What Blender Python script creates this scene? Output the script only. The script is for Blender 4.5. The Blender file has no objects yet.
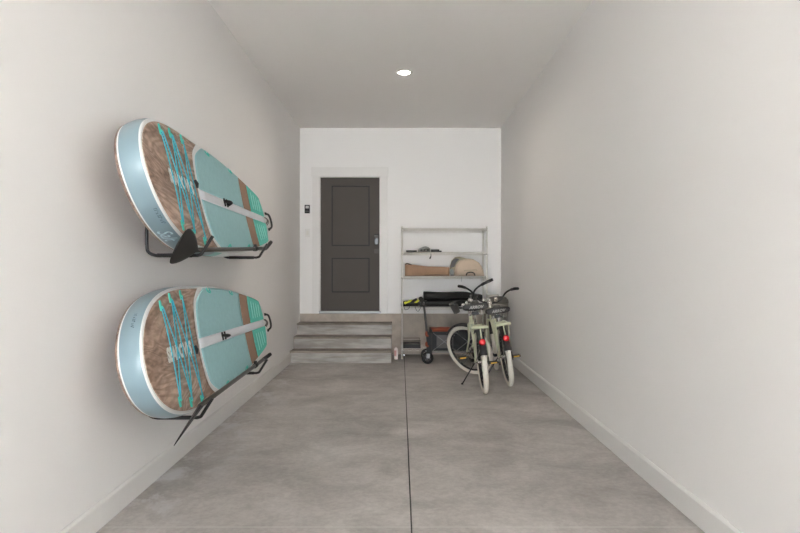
import bpy, bmesh, math, random
from mathutils import Vector, Matrix
random.seed(7)
scene = bpy.context.scene
COL = scene.collection
PI = math.pi
HC = 1.32            # camera height
F = 580.0

# ------------------------------------------------------------------ materials
def lin(c):
    def f(u):
        u /= 255.0
        return u / 12.92 if u <= 0.04045 else ((u + 0.055) / 1.055) ** 2.4
    return (f(c[0]), f(c[1]), f(c[2]), 1.0)

def mat(name, rgb, rough=0.6, metal=0.0, noise=0.0, nscale=8.0, bump=0.0, bscale=60.0, stretch=(1, 1, 1), rgb2=None, coat=0.0):
    m = bpy.data.materials.new(name); m.use_nodes = True
    nt = m.node_tree; b = nt.nodes['Principled BSDF']
    b.inputs['Roughness'].default_value = rough
    b.inputs['Metallic'].default_value = metal
    b.inputs['Coat Weight'].default_value = coat
    c = lin(rgb); b.inputs['Base Color'].default_value = c
    if noise > 0 or bump > 0:
        tc = nt.nodes.new('ShaderNodeTexCoord'); mp = nt.nodes.new('ShaderNodeMapping')
        mp.inputs['Scale'].default_value = stretch
        nt.links.new(tc.outputs['Object'], mp.inputs['Vector'])
    if noise > 0:
        n = nt.nodes.new('ShaderNodeTexNoise'); n.inputs['Scale'].default_value = nscale; n.inputs['Detail'].default_value = 6
        nt.links.new(mp.outputs['Vector'], n.inputs['Vector'])
        r = nt.nodes.new('ShaderNodeValToRGB')
        c2 = lin(rgb2) if rgb2 else tuple(x * (1 - noise) for x in c[:3]) + (1,)
        r.color_ramp.elements[0].position = 0.35; r.color_ramp.elements[0].color = c2
        r.color_ramp.elements[1].position = 0.65; r.color_ramp.elements[1].color = c
        nt.links.new(n.outputs['Fac'], r.inputs['Fac']); nt.links.new(r.outputs['Color'], b.inputs['Base Color'])
    if bump > 0:
        n2 = nt.nodes.new('ShaderNodeTexNoise'); n2.inputs['Scale'].default_value = bscale; n2.inputs['Detail'].default_value = 5
        nt.links.new(mp.outputs['Vector'], n2.inputs['Vector'])
        bp = nt.nodes.new('ShaderNodeBump'); bp.inputs['Strength'].default_value = bump; bp.inputs['Distance'].default_value = 0.01
        nt.links.new(n2.outputs['Fac'], bp.inputs['Height']); nt.links.new(bp.outputs['Normal'], b.inputs['Normal'])
    return m

def emit(name, rgb, s):
    m = bpy.data.materials.new(name); m.use_nodes = True
    b = m.node_tree.nodes['Principled BSDF']
    b.inputs['Base Color'].default_value = lin(rgb)
    b.inputs['Emission Color'].default_value = lin(rgb); b.inputs['Emission Strength'].default_value = s
    return m

def concrete_floor():
    m = bpy.data.materials.new('floor_concrete'); m.use_nodes = True
    nt = m.node_tree; L = nt.links; b = nt.nodes['Principled BSDF']
    tc = nt.nodes.new('ShaderNodeTexCoord')
    def noise(scale, detail, st, dist=0.0, rough=0.55):
        mp = nt.nodes.new('ShaderNodeMapping'); mp.inputs['Scale'].default_value = st
        L.new(tc.outputs['Object'], mp.inputs['Vector'])
        n = nt.nodes.new('ShaderNodeTexNoise'); n.inputs['Scale'].default_value = scale; n.inputs['Detail'].default_value = detail
        n.inputs['Distortion'].default_value = dist; n.inputs['Roughness'].default_value = rough
        L.new(mp.outputs['Vector'], n.inputs['Vector']); return n.outputs['Fac']
    def ramp(fac, a, c, p0=0.3, p1=0.7):
        r = nt.nodes.new('ShaderNodeValToRGB'); e = r.color_ramp.elements
        e[0].position = p0; e[0].color = a; e[1].position = p1; e[1].color = c
        L.new(fac, r.inputs['Fac']); return r.outputs['Color']
    def mix(kind, f, a, c):
        x = nt.nodes.new('ShaderNodeMixRGB'); x.blend_type = kind
        if isinstance(f, float): x.inputs['Fac'].default_value = f
        else: L.new(f, x.inputs['Fac'])
        L.new(a, x.inputs[1])
        if isinstance(c, tuple): x.inputs[2].default_value = c
        else: L.new(c, x.inputs[2])
        return x.outputs[0]
    base = ramp(noise(0.9, 7, (0.9, 1.0, 1), 0.6), lin(FLOOR_A), lin(FLOOR_B), 0.34, 0.66)
    w = (1, 1, 1, 1)
    g = ramp(noise(2.8, 9, (0.85, 1.0, 1), 0.6, 0.65), (0.80, 0.79, 0.78, 1), (1.09, 1.09, 1.09, 1), 0.36, 0.64)
    base = mix('MULTIPLY', 1.0, base, g)
    g2 = ramp(noise(38, 5, (1, 1, 1), 0, 0.6), (0.93, 0.93, 0.93, 1), (1.05, 1.05, 1.05, 1), 0.4, 0.6)
    base = mix('MULTIPLY', 1.0, base, g2)
    # dark trowel streaks
    st = ramp(noise(2.2, 10, (0.8, 1.3, 1), 0.8, 0.7), (1, 1, 1, 1), (0, 0, 0, 1), 0.33, 0.42)
    stf = nt.nodes.new('ShaderNodeMath'); stf.operation = 'MULTIPLY'; stf.inputs[1].default_value = 0.35
    L.new(st, stf.inputs[0]); base = mix('MULTIPLY', stf.outputs[0], base, (0.74, 0.72, 0.71, 1))
    # white plaster dust, thick along the left wall
    sep = nt.nodes.new('ShaderNodeSeparateXYZ'); L.new(tc.outputs['Object'], sep.inputs[0])
    mr = nt.nodes.new('ShaderNodeMapRange'); mr.inputs['From Min'].default_value = -1.05; mr.inputs['From Max'].default_value = -1.52
    mr.inputs['To Min'].default_value = 0.0; mr.inputs['To Max'].default_value = 1.0
    L.new(sep.outputs['X'], mr.inputs['Value'])
    dn = ramp(noise(5.0, 9, (1, 0.7, 1), 0.5, 0.7), (0, 0, 0, 1), w, 0.49, 0.62)
    mu = nt.nodes.new('ShaderNodeMath'); mu.operation = 'MULTIPLY'
    L.new(mr.outputs[0], mu.inputs[0]); L.new(dn, mu.inputs[1])
    base = mix('MIX', mu.outputs[0], base, lin((205, 203, 203)))
    dn2 = ramp(noise(6.0, 12, (0.8, 1.5, 1), 0.6, 0.75), (0, 0, 0, 1), w, 0.64, 0.74)
    m2 = nt.nodes.new('ShaderNodeMath'); m2.operation = 'MULTIPLY'; m2.inputs[1].default_value = 0.35
    L.new(dn2, m2.inputs[0]); base = mix('MIX', m2.outputs[0], base, lin((196, 193, 190)))
    geo = nt.nodes.new('ShaderNodeNewGeometry'); sp2 = nt.nodes.new('ShaderNodeSeparateXYZ'); L.new(geo.outputs['Position'], sp2.inputs[0])
    cmpn = nt.nodes.new('ShaderNodeMath'); cmpn.operation = 'COMPARE'; cmpn.inputs[1].default_value = 2.95; cmpn.inputs[2].default_value = 0.006
    L.new(sp2.outputs['Y'], cmpn.inputs[0])
    m3 = nt.nodes.new('ShaderNodeMath'); m3.operation = 'MULTIPLY'; m3.inputs[1].default_value = 0.4
    L.new(cmpn.outputs[0], m3.inputs[0]); base = mix('MIX', m3.outputs[0], base, lin((206, 203, 200)))
    L.new(base, b.inputs['Base Color'])
    rr = nt.nodes.new('ShaderNodeMapRange'); rr.inputs['To Min'].default_value = 0.42; rr.inputs['To Max'].default_value = 0.68
    L.new(noise(2.0, 5, (1, 1, 1)), rr.inputs['Value']); L.new(rr.outputs[0], b.inputs['Roughness'])
    b.inputs['Specular IOR Level'].default_value = 0.35
    bp = nt.nodes.new('ShaderNodeBump'); bp.inputs['Strength'].default_value = 0.08; bp.inputs['Distance'].default_value = 0.01
    L.new(noise(25, 6, (1, 1, 1)), bp.inputs['Height']); L.new(bp.outputs['Normal'], b.inputs['Normal'])
    return m

def wood(name, a, c, scale, st, rough=0.55, dist=2.5, gs=14.0, rings=0.0):
    m = bpy.data.materials.new(name); m.use_nodes = True
    nt = m.node_tree; L = nt.links; b = nt.nodes['Principled BSDF']
    tc = nt.nodes.new('ShaderNodeTexCoord'); mp = nt.nodes.new('ShaderNodeMapping'); mp.inputs['Scale'].default_value = st
    L.new(tc.outputs['Object'], mp.inputs['Vector'])
    n = nt.nodes.new('ShaderNodeTexNoise'); n.inputs['Scale'].default_value = scale; n.inputs['Detail'].default_value = 8
    n.inputs['Distortion'].default_value = dist; n.inputs['Roughness'].default_value = 0.62
    L.new(mp.outputs['Vector'], n.inputs['Vector'])
    r = nt.nodes.new('ShaderNodeValToRGB'); e = r.color_ramp.elements
    e[0].position = 0.32; e[0].color = lin(a); e[1].position = 0.68; e[1].color = lin(c)
    L.new(n.outputs['Fac'], r.inputs['Fac'])
    n2 = nt.nodes.new('ShaderNodeTexNoise'); n2.inputs['Scale'].default_value = scale * gs / 4; n2.inputs['Detail'].default_value = 4
    L.new(mp.outputs['Vector'], n2.inputs['Vector'])
    r2 = nt.nodes.new('ShaderNodeValToRGB'); e = r2.color_ramp.elements
    e[0].position = 0.38; e[0].color = (0.72, 0.7, 0.68, 1); e[1].position = 0.6; e[1].color = (1.08, 1.08, 1.08, 1)
    L.new(n2.outputs['Fac'], r2.inputs['Fac'])
    x = nt.nodes.new('ShaderNodeMixRGB'); x.blend_type = 'MULTIPLY'; x.inputs['Fac'].default_value = 1
    L.new(r.outputs['Color'], x.inputs[1]); L.new(r2.outputs['Color'], x.inputs[2])
    fin = x.outputs[0]
    if rings:
        n3 = nt.nodes.new('ShaderNodeTexNoise'); n3.inputs['Scale'].default_value = scale * 0.55; n3.inputs['Detail'].default_value = 3
        n3.inputs['Distortion'].default_value = 0.8
        L.new(mp.outputs['Vector'], n3.inputs['Vector'])
        k = nt.nodes.new('ShaderNodeMath'); k.operation = 'MULTIPLY'; k.inputs[1].default_value = rings; L.new(n3.outputs['Fac'], k.inputs[0])
        sn = nt.nodes.new('ShaderNodeMath'); sn.operation = 'SINE'; L.new(k.outputs[0], sn.inputs[0])
        r3 = nt.nodes.new('ShaderNodeValToRGB'); e = r3.color_ramp.elements
        e[0].position = 0.0; e[0].color = (0.74, 0.70, 0.67, 1); e[1].position = 0.75; e[1].color = (1.06, 1.06, 1.06, 1)
        mrn = nt.nodes.new('ShaderNodeMapRange'); mrn.inputs['From Min'].default_value = -1; L.new(sn.outputs[0], mrn.inputs['Value'])
        L.new(mrn.outputs[0], r3.inputs['Fac'])
        y = nt.nodes.new('ShaderNodeMixRGB'); y.blend_type = 'MULTIPLY'; y.inputs['Fac'].default_value = 1
        L.new(fin, y.inputs[1]); L.new(r3.outputs['Color'], y.inputs[2]); fin = y.outputs[0]
    L.new(fin, b.inputs['Base Color']); b.inputs['Roughness'].default_value = rough
    return m

FLOOR_A = (170, 164, 159); FLOOR_B = (196, 190, 185)
M = {}
M['paint'] = mat('white_wall_paint', (239, 236, 233), 0.6, bump=0.05, bscale=90)
M['ceil'] = mat('ceiling_knockdown', (249, 245, 241), 0.85, bump=0.35, bscale=11)
M['trim'] = mat('white_trim_paint', (229, 226, 222), 0.45)
M['floor'] = concrete_floor()
M['joint'] = mat('joint_dark', (60, 57, 54), 0.9)
M['stem'] = mat('foundation_concrete', (186, 174, 161), 0.9, noise=0.22, nscale=6, bump=0.3, bscale=30)
M['drive'] = mat('driveway_concrete', (220, 218, 214), 0.9, noise=0.1, nscale=3)
M['door'] = mat('charcoal_door_paint', (70, 62, 55), 0.6, noise=0.06, nscale=3)
M['groove'] = mat('door_groove_shade', (24, 22, 20), 0.6)  # recess shade of the panel grooves, painted as near-black colour
M['black_gloss'] = mat('black_plastic_gloss', (22, 21, 21), 0.25)
M['silver'] = mat('satin_silver', (190, 188, 184), 0.3, 1.0)
M['pewter'] = mat('pewter', (96, 92, 87), 0.55, 0.5)
M['step_riser'] = wood('weathered_grey_plank', (166, 162, 156), (186, 182, 176), 1.4, (1.0, 3, 6), 0.7, 1.0, 8)
M['step_tread'] = wood('weathered_brown_tread', (132, 122, 111), (154, 144, 133), 1.6, (1.0, 8, 8), 0.7, 1.5)
M['blue'] = mat('pale_blue_rail_pvc', (134, 156, 164), 0.32, coat=0.1)
M['teal_pvc'] = mat('teal_rail_pvc', (140, 196, 190), 0.35)
M['white_pvc'] = mat('white_pvc', (232, 232, 230), 0.4)
M['wood_print'] = wood('wood_print_foam', (160, 132, 114), (204, 177, 158), 2.2, (3.6, 0.75, 3.6), 0.65, 1.2, 16, 95.0)
M['hull_wood'] = wood('wood_print_hull', (112, 92, 80), (176, 150, 132), 6.0, (3, 1, 3), 0.6, 2)
M['foam_teal'] = mat('teal_grooved_foam', (160, 202, 205), 0.8, noise=0.06, nscale=30, bump=0.15, bscale=220)
M['foam_aqua'] = mat('aqua_foam', (92, 196, 180), 0.75)
M['foam_aqua_l'] = mat('aqua_ridge', (168, 232, 222), 0.7)
M['foam_brown'] = mat('brown_foam', (156, 124, 102), 0.8, noise=0.08, nscale=40)
M['stripe'] = mat('white_stripe', (224, 226, 230), 0.6)
M['cord'] = mat('blue_bungee', (62, 172, 192), 0.6)
M['tab'] = mat('aqua_tab', (76, 198, 182), 0.55)
M['letter'] = mat('white_lettering', (236, 234, 228), 0.6)
M['ink'] = mat('dark_print', (70, 96, 104), 0.6)
M['script'] = mat('pale_script_print', (206, 228, 232), 0.5)
M['blk'] = mat('black_rubber', (28, 27, 26), 0.6)
M['blk_metal'] = mat('black_powder_coat', (26, 25, 25), 0.38)
M['blade'] = mat('black_nylon_blade', (26, 23, 20), 0.55)
M['shaft'] = mat('dark_grey_alloy_shaft', (78, 72, 66), 0.4, 0.3)
M['wire'] = mat('white_epoxy_wire', (226, 222, 214), 0.4)
M['bag_black'] = mat('black_nylon', (34, 33, 31), 0.75, bump=0.4, bscale=25)
M['bag_black2'] = mat('black_nylon_smooth', (24, 24, 23), 0.6, bump=0.4, bscale=18)
M['yellow'] = mat('yellow_fabric', (214, 214, 46), 0.6)
M['tan'] = mat('tan_canvas', (164, 131, 105), 0.85, noise=0.1, nscale=8, bump=0.4, bscale=12)
M['brown_dk'] = mat('dark_brown_edge', (86, 68, 54), 0.8)
M['beige'] = mat('beige_canvas', (204, 184, 162), 0.9, noise=0.06, nscale=10, bump=0.2, bscale=30)
M['beige_dk'] = mat('beige_piping', (172, 162, 140), 0.9)
M['grey_fab'] = mat('grey_fabric', (112, 108, 108), 0.9)
M['lgrey_fab'] = mat('light_grey_fabric', (150, 152, 150), 0.9)
M['wagon_fab'] = mat('charcoal_wagon_fabric', (44, 47, 49), 0.85, bump=0.3, bscale=20)
M['orange'] = mat('burnt_orange_fabric', (152, 76, 52), 0.8, bump=0.3, bscale=30)
M['steel'] = mat('grey_tube_steel', (150, 150, 150), 0.4, 0.6)
M['dkplastic'] = mat('dark_plastic', (50, 48, 47), 0.5)
M['frame'] = mat('pale_mint_frame_paint', (212, 213, 182), 0.32, coat=0.4)
M['tyre'] = mat('cream_white_tyre', (226, 219, 206), 0.8)
M['chrome'] = mat('chrome', (214, 212, 208), 0.18, 1.0)
M['red'] = mat('red_reflector', (222, 30, 40), 0.25, coat=0.5)
M['pedal_y'] = mat('amber_pedal_reflector', (236, 190, 60), 0.35)
M['saddle'] = mat('black_vinyl', (42, 40, 39), 0.5)
M['saddle_txt'] = mat('grey_print', (176, 174, 168), 0.6)
M['cup'] = mat('dark_grey_cup', (84, 82, 78), 0.45)
M['bin'] = mat('brushed_stainless', (158, 154, 146), 0.38, 0.85)
M['bin_dk'] = mat('bin_dark_plastic', (96, 92, 84), 0.55)
M['carton'] = mat('white_carton', (224, 214, 208), 0.6)
M['pink'] = mat('pink_print', (206, 156, 150), 0.6)
M['lamp'] = emit('lamp_lens', (255, 250, 240), 14.0)
M['clear'] = mat('grey_plastic_wrap', (128, 128, 120), 0.3, noise=0.3, nscale=40)

# ------------------------------------------------------------------ mesh helpers
class MB:
    def __init__(self): self.bm = bmesh.new(); self.mi = 0
    def v(self, p): return self.bm.verts.new(p)
    def f(self, vs, mi=None, smooth=True):
        try: fc = self.bm.faces.new(vs)
        except ValueError: return None
        fc.smooth = smooth; fc.material_index = self.mi if mi is None else mi
        return fc
    def box(self, lo, hi, bevel=0.0, mx=None):
        xs = (lo[0], hi[0]); ys = (lo[1], hi[1]); zs = (lo[2], hi[2])
        vs = [self.v((xs[i], ys[j], zs[k])) for i in (0, 1) for j in (0, 1) for k in (0, 1)]
        fs = [self.f([vs[i] for i in q], smooth=False) for q in ((0, 1, 3, 2), (4, 6, 7, 5), (0, 4, 5, 1), (2, 3, 7, 6), (0, 2, 6, 4), (1, 5, 7, 3))]
        if bevel > 0:
            es = list({e for q in fs for e in q.edges})
            r = bmesh.ops.bevel(self.bm, geom=es, offset=bevel, segments=2, affect='EDGES', profile=0.6)
            vs = list({w for q in r['faces'] for w in q.verts} | {w for w in vs if w.is_valid})
            for q in r['faces']: q.material_index = self.mi
        if mx is not None:
            for w in vs: w.co = mx @ w.co
        return self
    def tube(self, pts, r, seg=10, closed=False, caps=True, flat=None):
        P = [Vector(p) for p in pts]; n = len(P)
        R = r if isinstance(r, (list, tuple)) else [r] * n
        T = []
        for i in range(n):
            a = P[i - 1] if (i > 0 or closed) else P[i]; b = P[(i + 1) % n] if (i < n - 1 or closed) else P[i]
            T.append((b - a).normalized())
        up = Vector((0, 0, 1)) if abs(T[0].z) < 0.9 else Vector((1, 0, 0))
        nrm = (up - T[0] * up.dot(T[0])).normalized(); rings = []
        for i in range(n):
            nrm = (nrm - T[i] * nrm.dot(T[i])).normalized(); bn = T[i].cross(nrm)
            fl = flat if flat else 1.0
            rings.append([self.v(P[i] + (nrm * math.cos(2 * PI * k / seg) + bn * math.sin(2 * PI * k / seg) * fl) * R[i]) for k in range(seg)])
        m = n if closed else n - 1
        for i in range(m):
            a = rings[i]; b = rings[(i + 1) % n]
            for k in range(seg): self.f((a[k], a[(k + 1) % seg], b[(k + 1) % seg], b[k]))
        if caps and not closed: self.f(rings[0][::-1], smooth=False); self.f(rings[-1], smooth=False)
        return self
    def cyl(self, p0, p1, r0, r1=None, seg=20):
        return self.tube([p0, p1], [r0, r0 if r1 is None else r1], seg)
    def lathe(self, c, ax, prof, seg=28):
        c = Vector(c); ax = Vector(ax).normalized()
        u = ax.orthogonal().normalized(); w = ax.cross(u); rings = []
        for (r, h) in prof:
            rings.append([self.v(c + ax * h + (u * math.cos(2 * PI * k / seg) + w * math.sin(2 * PI * k / seg)) * max(r, 1e-5)) for k in range(seg)])
        for a, b in zip(rings[:-1], rings[1:]):
            for k in range(seg): self.f((a[k], a[(k + 1) % seg], b[(k + 1) % seg], b[k]))
        self.f(rings[0][::-1], smooth=False); self.f(rings[-1], smooth=False)
        return self
    def torus(self, c, ax, R, r, segs=48, seg=12, rx=None):
        c = Vector(c); ax = Vector(ax).normalized(); u = ax.orthogonal().normalized(); w = ax.cross(u)
        rx = rx or r; rings = []
        for i in range(segs):
            t = 2 * PI * i / segs; d = u * math.cos(t) + w * math.sin(t)
            rings.append([self.v(c + d * (R + r * math.cos(2 * PI * k / seg)) + ax * rx * math.sin(2 * PI * k / seg)) for k in range(seg)])
        for i in range(segs):
            a = rings[i]; b = rings[(i + 1) % segs]
            for k in range(seg): self.f((a[k], a[(k + 1) % seg], b[(k + 1) % seg], b[k]))
        return self
    def sphere(self, c, r, sc=(1, 1, 1), u=14, v=10):
        c = Vector(c); rows = []
        for j in range(1, v):
            t = PI * j / v
            rows.append([self.v(c + Vector((r * sc[0] * math.sin(t) * math.cos(2 * PI * k / u), r * sc[1] * math.sin(t) * math.sin(2 * PI * k / u), r * sc[2] * math.cos(t)))) for k in range(u)])
        top = self.v(c + Vector((0, 0, r * sc[2]))); bot = self.v(c - Vector((0, 0, r * sc[2])))
        for k in range(u):
            self.f((top, rows[0][k], rows[0][(k + 1) % u])); self.f((bot, rows[-1][(k + 1) % u], rows[-1][k]))
        for a, b in zip(rows[:-1], rows[1:]):
            for k in range(u): self.f((a[k], b[k], b[(k + 1) % u], a[(k + 1) % u]))
        return self
    def prism(self, poly, off):
        """poly: list of points, off: thickness vector"""
        a = [self.v(p) for p in poly]; b = [self.v(Vector(p) + Vector(off)) for p in poly]
        self.f(a[::-1], smooth=False); self.f(b, smooth=False); n = len(a)
        for i in range(n): self.f((a[i], a[(i + 1) % n], b[(i + 1) % n], b[i]), smooth=False)
        return self
    def loft(self, rings, caps=True):
        R = [[self.v(p) for p in r] for r in rings]; n = len(R[0])
        for a, b in zip(R[:-1], R[1:]):
            for k in range(n): self.f((a[k], a[(k + 1) % n], b[(k + 1) % n], b[k]))
        if caps: self.f(R[0][::-1]); self.f(R[-1])
        return self
    def build(self, name, m, parent=None, fn=None):
        bm = self.bm
        if fn:
            for v in bm.verts: v.co = fn(v.co)
        bmesh.ops.recalc_face_normals(bm, faces=bm.faces)
        off = Vector(ROOT.get(parent.name, (0, 0, 0))) if parent else None
        if parent is None:
            xs = [v.co for v in bm.verts]
            off = Vector(((min(c.x for c in xs) + max(c.x for c in xs)) / 2, (min(c.y for c in xs) + max(c.y for c in xs)) / 2, min(c.z for c in xs)))
        for v in bm.verts: v.co -= off
        me = bpy.data.meshes.new(name); bm.to_mesh(me); bm.free()
        for x in (m if isinstance(m, (list, tuple)) else [m]): me.materials.append(x)
        o = bpy.data.objects.new(name, me); COL.objects.link(o)
        if parent: o.parent = parent
        else: o.location = off
        if parent is None: ROOT[o.name] = tuple(off)
        else: ROOT[o.name] = ROOT[parent.name]
        return o

ROOT = {}
def tag(o, label, cat, group=None):
    o['label'] = label; o['category'] = cat
    if group: o['group'] = group
    return o
def thing(name, label, cat, loc, group=None):
    o = bpy.data.objects.new(name, None); COL.objects.link(o); o.location = loc
    o.empty_display_size = 0.1
    ROOT[o.name] = tuple(loc); return tag(o, label, cat, group)
def struct(o): o['kind'] = 'structure'; return o

def text_mesh(s, size, bold=0.0, shear=0.0):
    cu = bpy.data.curves.new('t', 'FONT'); cu.body = s; cu.size = size; cu.offset = bold; cu.shear = shear
    cu.align_x = 'CENTER'; cu.align_y = 'CENTER'; cu.resolution_u = 3
    ob = bpy.data.objects.new('t', cu); COL.objects.link(ob)
    bpy.context.view_layer.update()
    dg = bpy.context.evaluated_depsgraph_get()
    me = bpy.data.meshes.new_from_object(ob.evaluated_get(dg))
    vs = [tuple(v.co) for v in me.vertices]; fs = [tuple(p.vertices) for p in me.polygons]
    bpy.data.objects.remove(ob); bpy.data.curves.remove(cu); bpy.data.meshes.remove(me)
    return vs, fs
def add_text(mb, s, size, fn, bold=0.0, shear=0.0):
    vs, fs = text_mesh(s, size, bold, shear)
    V = [mb.v(fn(x, y)) for (x, y, z) in vs]
    for f in fs: mb.f([V[i] for i in f], smooth=False)

def catmull(pts, n=6):
    P = [Vector(p) for p in pts]; P = [2 * P[0] - P[1]] + P + [2 * P[-1] - P[-2]]; out = []
    for i in range(1, len(P) - 2):
        a, b, c, d = P[i - 1:i + 3]
        for k in range(n):
            t = k / n
            out.append(0.5 * (2 * b + (c - a) * t + (2 * a - 5 * b + 4 * c - d) * t * t + (3 * b - a - 3 * c + d) * t ** 3))
    out.append(P[-2]); return out

def W(px, py, z):
    """point of the place at depth z that shows at photo position px,py"""
    return Vector(((px - 400.5) / F * z, z, HC - (py - 267.5) / F * z))

# ------------------------------------------------------------------ the room
XW = 1.527; YB = 8.81; ZC = 3.44; Y0 = -5.2; HS = 0.62; T = 0.12
mb = MB()
JX = 0.056; g = 0.004; gd = 0.03
for (a, b) in ((-XW - T, JX - g), (JX + g, XW + T)):
    mb.box((a, Y0, -0.12), (b, YB + T, 0.0))
mb.mi = 1; mb.box((JX - g, Y0, -0.12), (JX + g, YB + T, -gd))
struct(mb.build('floor', [M['floor'], M['joint']]))
struct(MB().box((-12, -16, -0.16), (12, Y0, -0.02)).build('ground', M['drive']))
struct(MB().box((-XW - T, Y0, ZC), (XW + T, YB + T, ZC + T)).build('ceiling', M['ceil']))
struct(MB().box((-XW - T, Y0, 0), (-XW, YB + T, ZC)).build('wall_left', M['paint']))
struct(MB().box((XW, Y0, 0), (XW + T, YB + T, ZC)).build('wall_right', M['paint']))
struct(MB().box((-2.4, Y0 - T, 2.95), (2.4, Y0, 4.6)).build('wall_front', M['paint']))
# back wall with the door opening
DX0, DX1, DZ0, DZ1 = -1.2156, -0.319, 0.66, 2.69
mb = MB()
mb.box((-XW, YB, HS), (DX0 - 0.02, YB + T, ZC)); mb.box((DX1 + 0.02, YB, HS), (XW, YB + T, ZC))
mb.box((DX0 - 0.02, YB, DZ1 + 0.02), (DX1 + 0.02, YB + T, ZC)); mb.box((DX0 - 0.02, YB + 0.07, HS), (DX1 + 0.02, YB + T, DZ1 + 0.02))  # last box: unseen slab added behind the door to block leaking light
struct(mb.build('wall_back', M['paint']))
mb = MB(); mb.box((-XW, YB + 0.004, 0), (XW, YB + T, HS))
struct(mb.build('wall_back_foundation', M['stem']))
# baseboards (stop at the steps on the left)
def base(x0, sgn, y0, y1, name):
    h, d = 0.138, 0.016
    prof = [(0, 0.004), (d, 0.004), (d, h - 0.014), (d - 0.007, h - 0.004), (d - 0.010, h), (0, h)]
    m_ = MB(); m_.loft([[(x0 + sgn * p[0], y, p[1]) for p in prof] for y in (y0, y1)])
    for f in m_.bm.faces: f.smooth = False
    struct(m_.build(name, M['trim']))
base(-XW, 1, Y0, 7.99, 'baseboard_left'); base(XW, -1, Y0, YB, 'baseboard_right')
# door casing
mb = MB(); cw = 0.122; cd = 0.02
mb.box((DX0 - cw, YB - cd, HS + 0.005), (DX0 - 0.004, YB, DZ1 + 0.012), 0.003)
mb.box((DX1 + 0.004, YB - cd, HS + 0.005), (DX1 + cw, YB, DZ1 + 0.012), 0.003)
mb.box((DX0 - cw - 0.014, YB - cd - 0.006, DZ1 + 0.012), (DX1 + cw + 0.014, YB, DZ1 + 0.150), 0.003)
# jambs
mb.box((DX0 - 0.02, YB - 0.004, DZ0 - 0.01), (DX0, YB + T, DZ1 + 0.02)); mb.box((DX1, YB - 0.004, DZ0 - 0.01), (DX1 + 0.02, YB + T, DZ1 + 0.02))
mb.box((DX0, YB - 0.004, DZ1), (DX1, YB + T, DZ1 + 0.02))
struct(mb.build('trim_1', M['trim']))
struct(MB().box((DX0 - 0.02, YB - 0.03, HS + 0.001), (DX1 + 0.02, YB + 0.069, DZ0 - 0.003), 0.003).build('trim_2', M['steel']))
# door leaf
dy = YB + 0.012
mb = MB(); mb.box((DX0 + 0.003, dy + 0.010, DZ0), (DX1 - 0.003, dy + 0.045, DZ1 - 0.003))
def px2x(p): return (p - 400.5) / 65.8
def py2z(p): return HC - (p - 267.5) / 65.8
panels = [(331.4, 369.6, 185.5, 246.0), (331.4, 369.6, 257.8, 292.6)]
xs = [DX0 + 0.003, px2x(331.4), px2x(369.6), DX1 - 0.003]
zs = [DZ0, py2z(292.6), py2z(257.8), py2z(246.0), py2z(185.5), DZ1 - 0.003]
mb.box((xs[0], dy, zs[0]), (xs[1], dy + 0.010, zs[5])); mb.box((xs[2], dy, zs[0]), (xs[3], dy + 0.010, zs[5]))
for a, b in ((0, 1), (2, 3), (4, 5)): mb.box((xs[1], dy, zs[a]), (xs[2], dy + 0.010, zs[b]))
gw = 0.019
for a, b in ((1, 2), (3, 4)):
    mb.box((xs[1] + gw, dy + 0.002, zs[a] + gw), (xs[2] - gw, dy + 0.010, zs[b] - gw), 0.003)
mb.mi = 1
for a, b in ((1, 2), (3, 4)): mb.box((xs[1], dy + 0.0085, zs[a]), (xs[2], dy + 0.0095, zs[b]))
door = struct(mb.build('door_1', [M['door'], M['groove']]))
mb = MB(); mb.box((px2x(374.2), dy - 0.03, py2z(245)), (px2x(379.0), dy, py2z(234)), 0.012)
lk = mb.build('keypad_lock', M['black_gloss'], door)
MB().box((px2x(375.4), dy - 0.034, py2z(238.5)), (px2x(377.8), dy - 0.028, py2z(235)), 0.004).build('lock_face', M['pewter'], lk)
mb = MB(); mb.box((px2x(374.3), dy - 0.012, py2z(253.3)), (px2x(378.8), dy, py2z(249)), 0.003)
rs = mb.build('handle_plate', M['pewter'], door)
MB().cyl((px2x(376.5), dy - 0.05, py2z(251.2)), (px2x(376.5), dy - 0.012, py2z(251.2)), 0.02, 0.014).build('door_handle', M['pewter'], rs)

# wall control and switch
t = thing('door_opener_button', 'small black garage door control on the white back wall left of the grey door', 'control', (px2x(307.4), YB, py2z(213.4)))
mb = MB(); mb.box((px2x(304.8), YB - 0.022, py2z(213.4)), (px2x(310), YB + 0.002, py2z(205)), 0.006); mb.build('housing', M['black_gloss'], t)
MB().box((px2x(305.8), YB - 0.028, py2z(208.6)), (px2x(309.0), YB - 0.020, py2z(206.0)), 0.004).build('push_button', M['silver'], t)
MB().box((px2x(305.6), YB - 0.025, py2z(212.0)), (px2x(309.2), YB - 0.020, py2z(211.0)), 0.001).build('light_bar', M['pewter'], t)
t = thing('light_switch', 'white light switch plate low on the back wall below the black control', 'switch', (px2x(307.5), YB, py2z(237.3)))
MB().box((px2x(305.0), YB - 0.007, py2z(237.3)), (px2x(310), YB, py2z(229)), 0.003).build('cover_plate', M['trim'], t)
MB().box((px2x(306.5), YB - 0.012, py2z(235.3)), (px2x(308.6), YB - 0.006, py2z(231)), 0.002).build('rocker', M['wire'], t)

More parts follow.
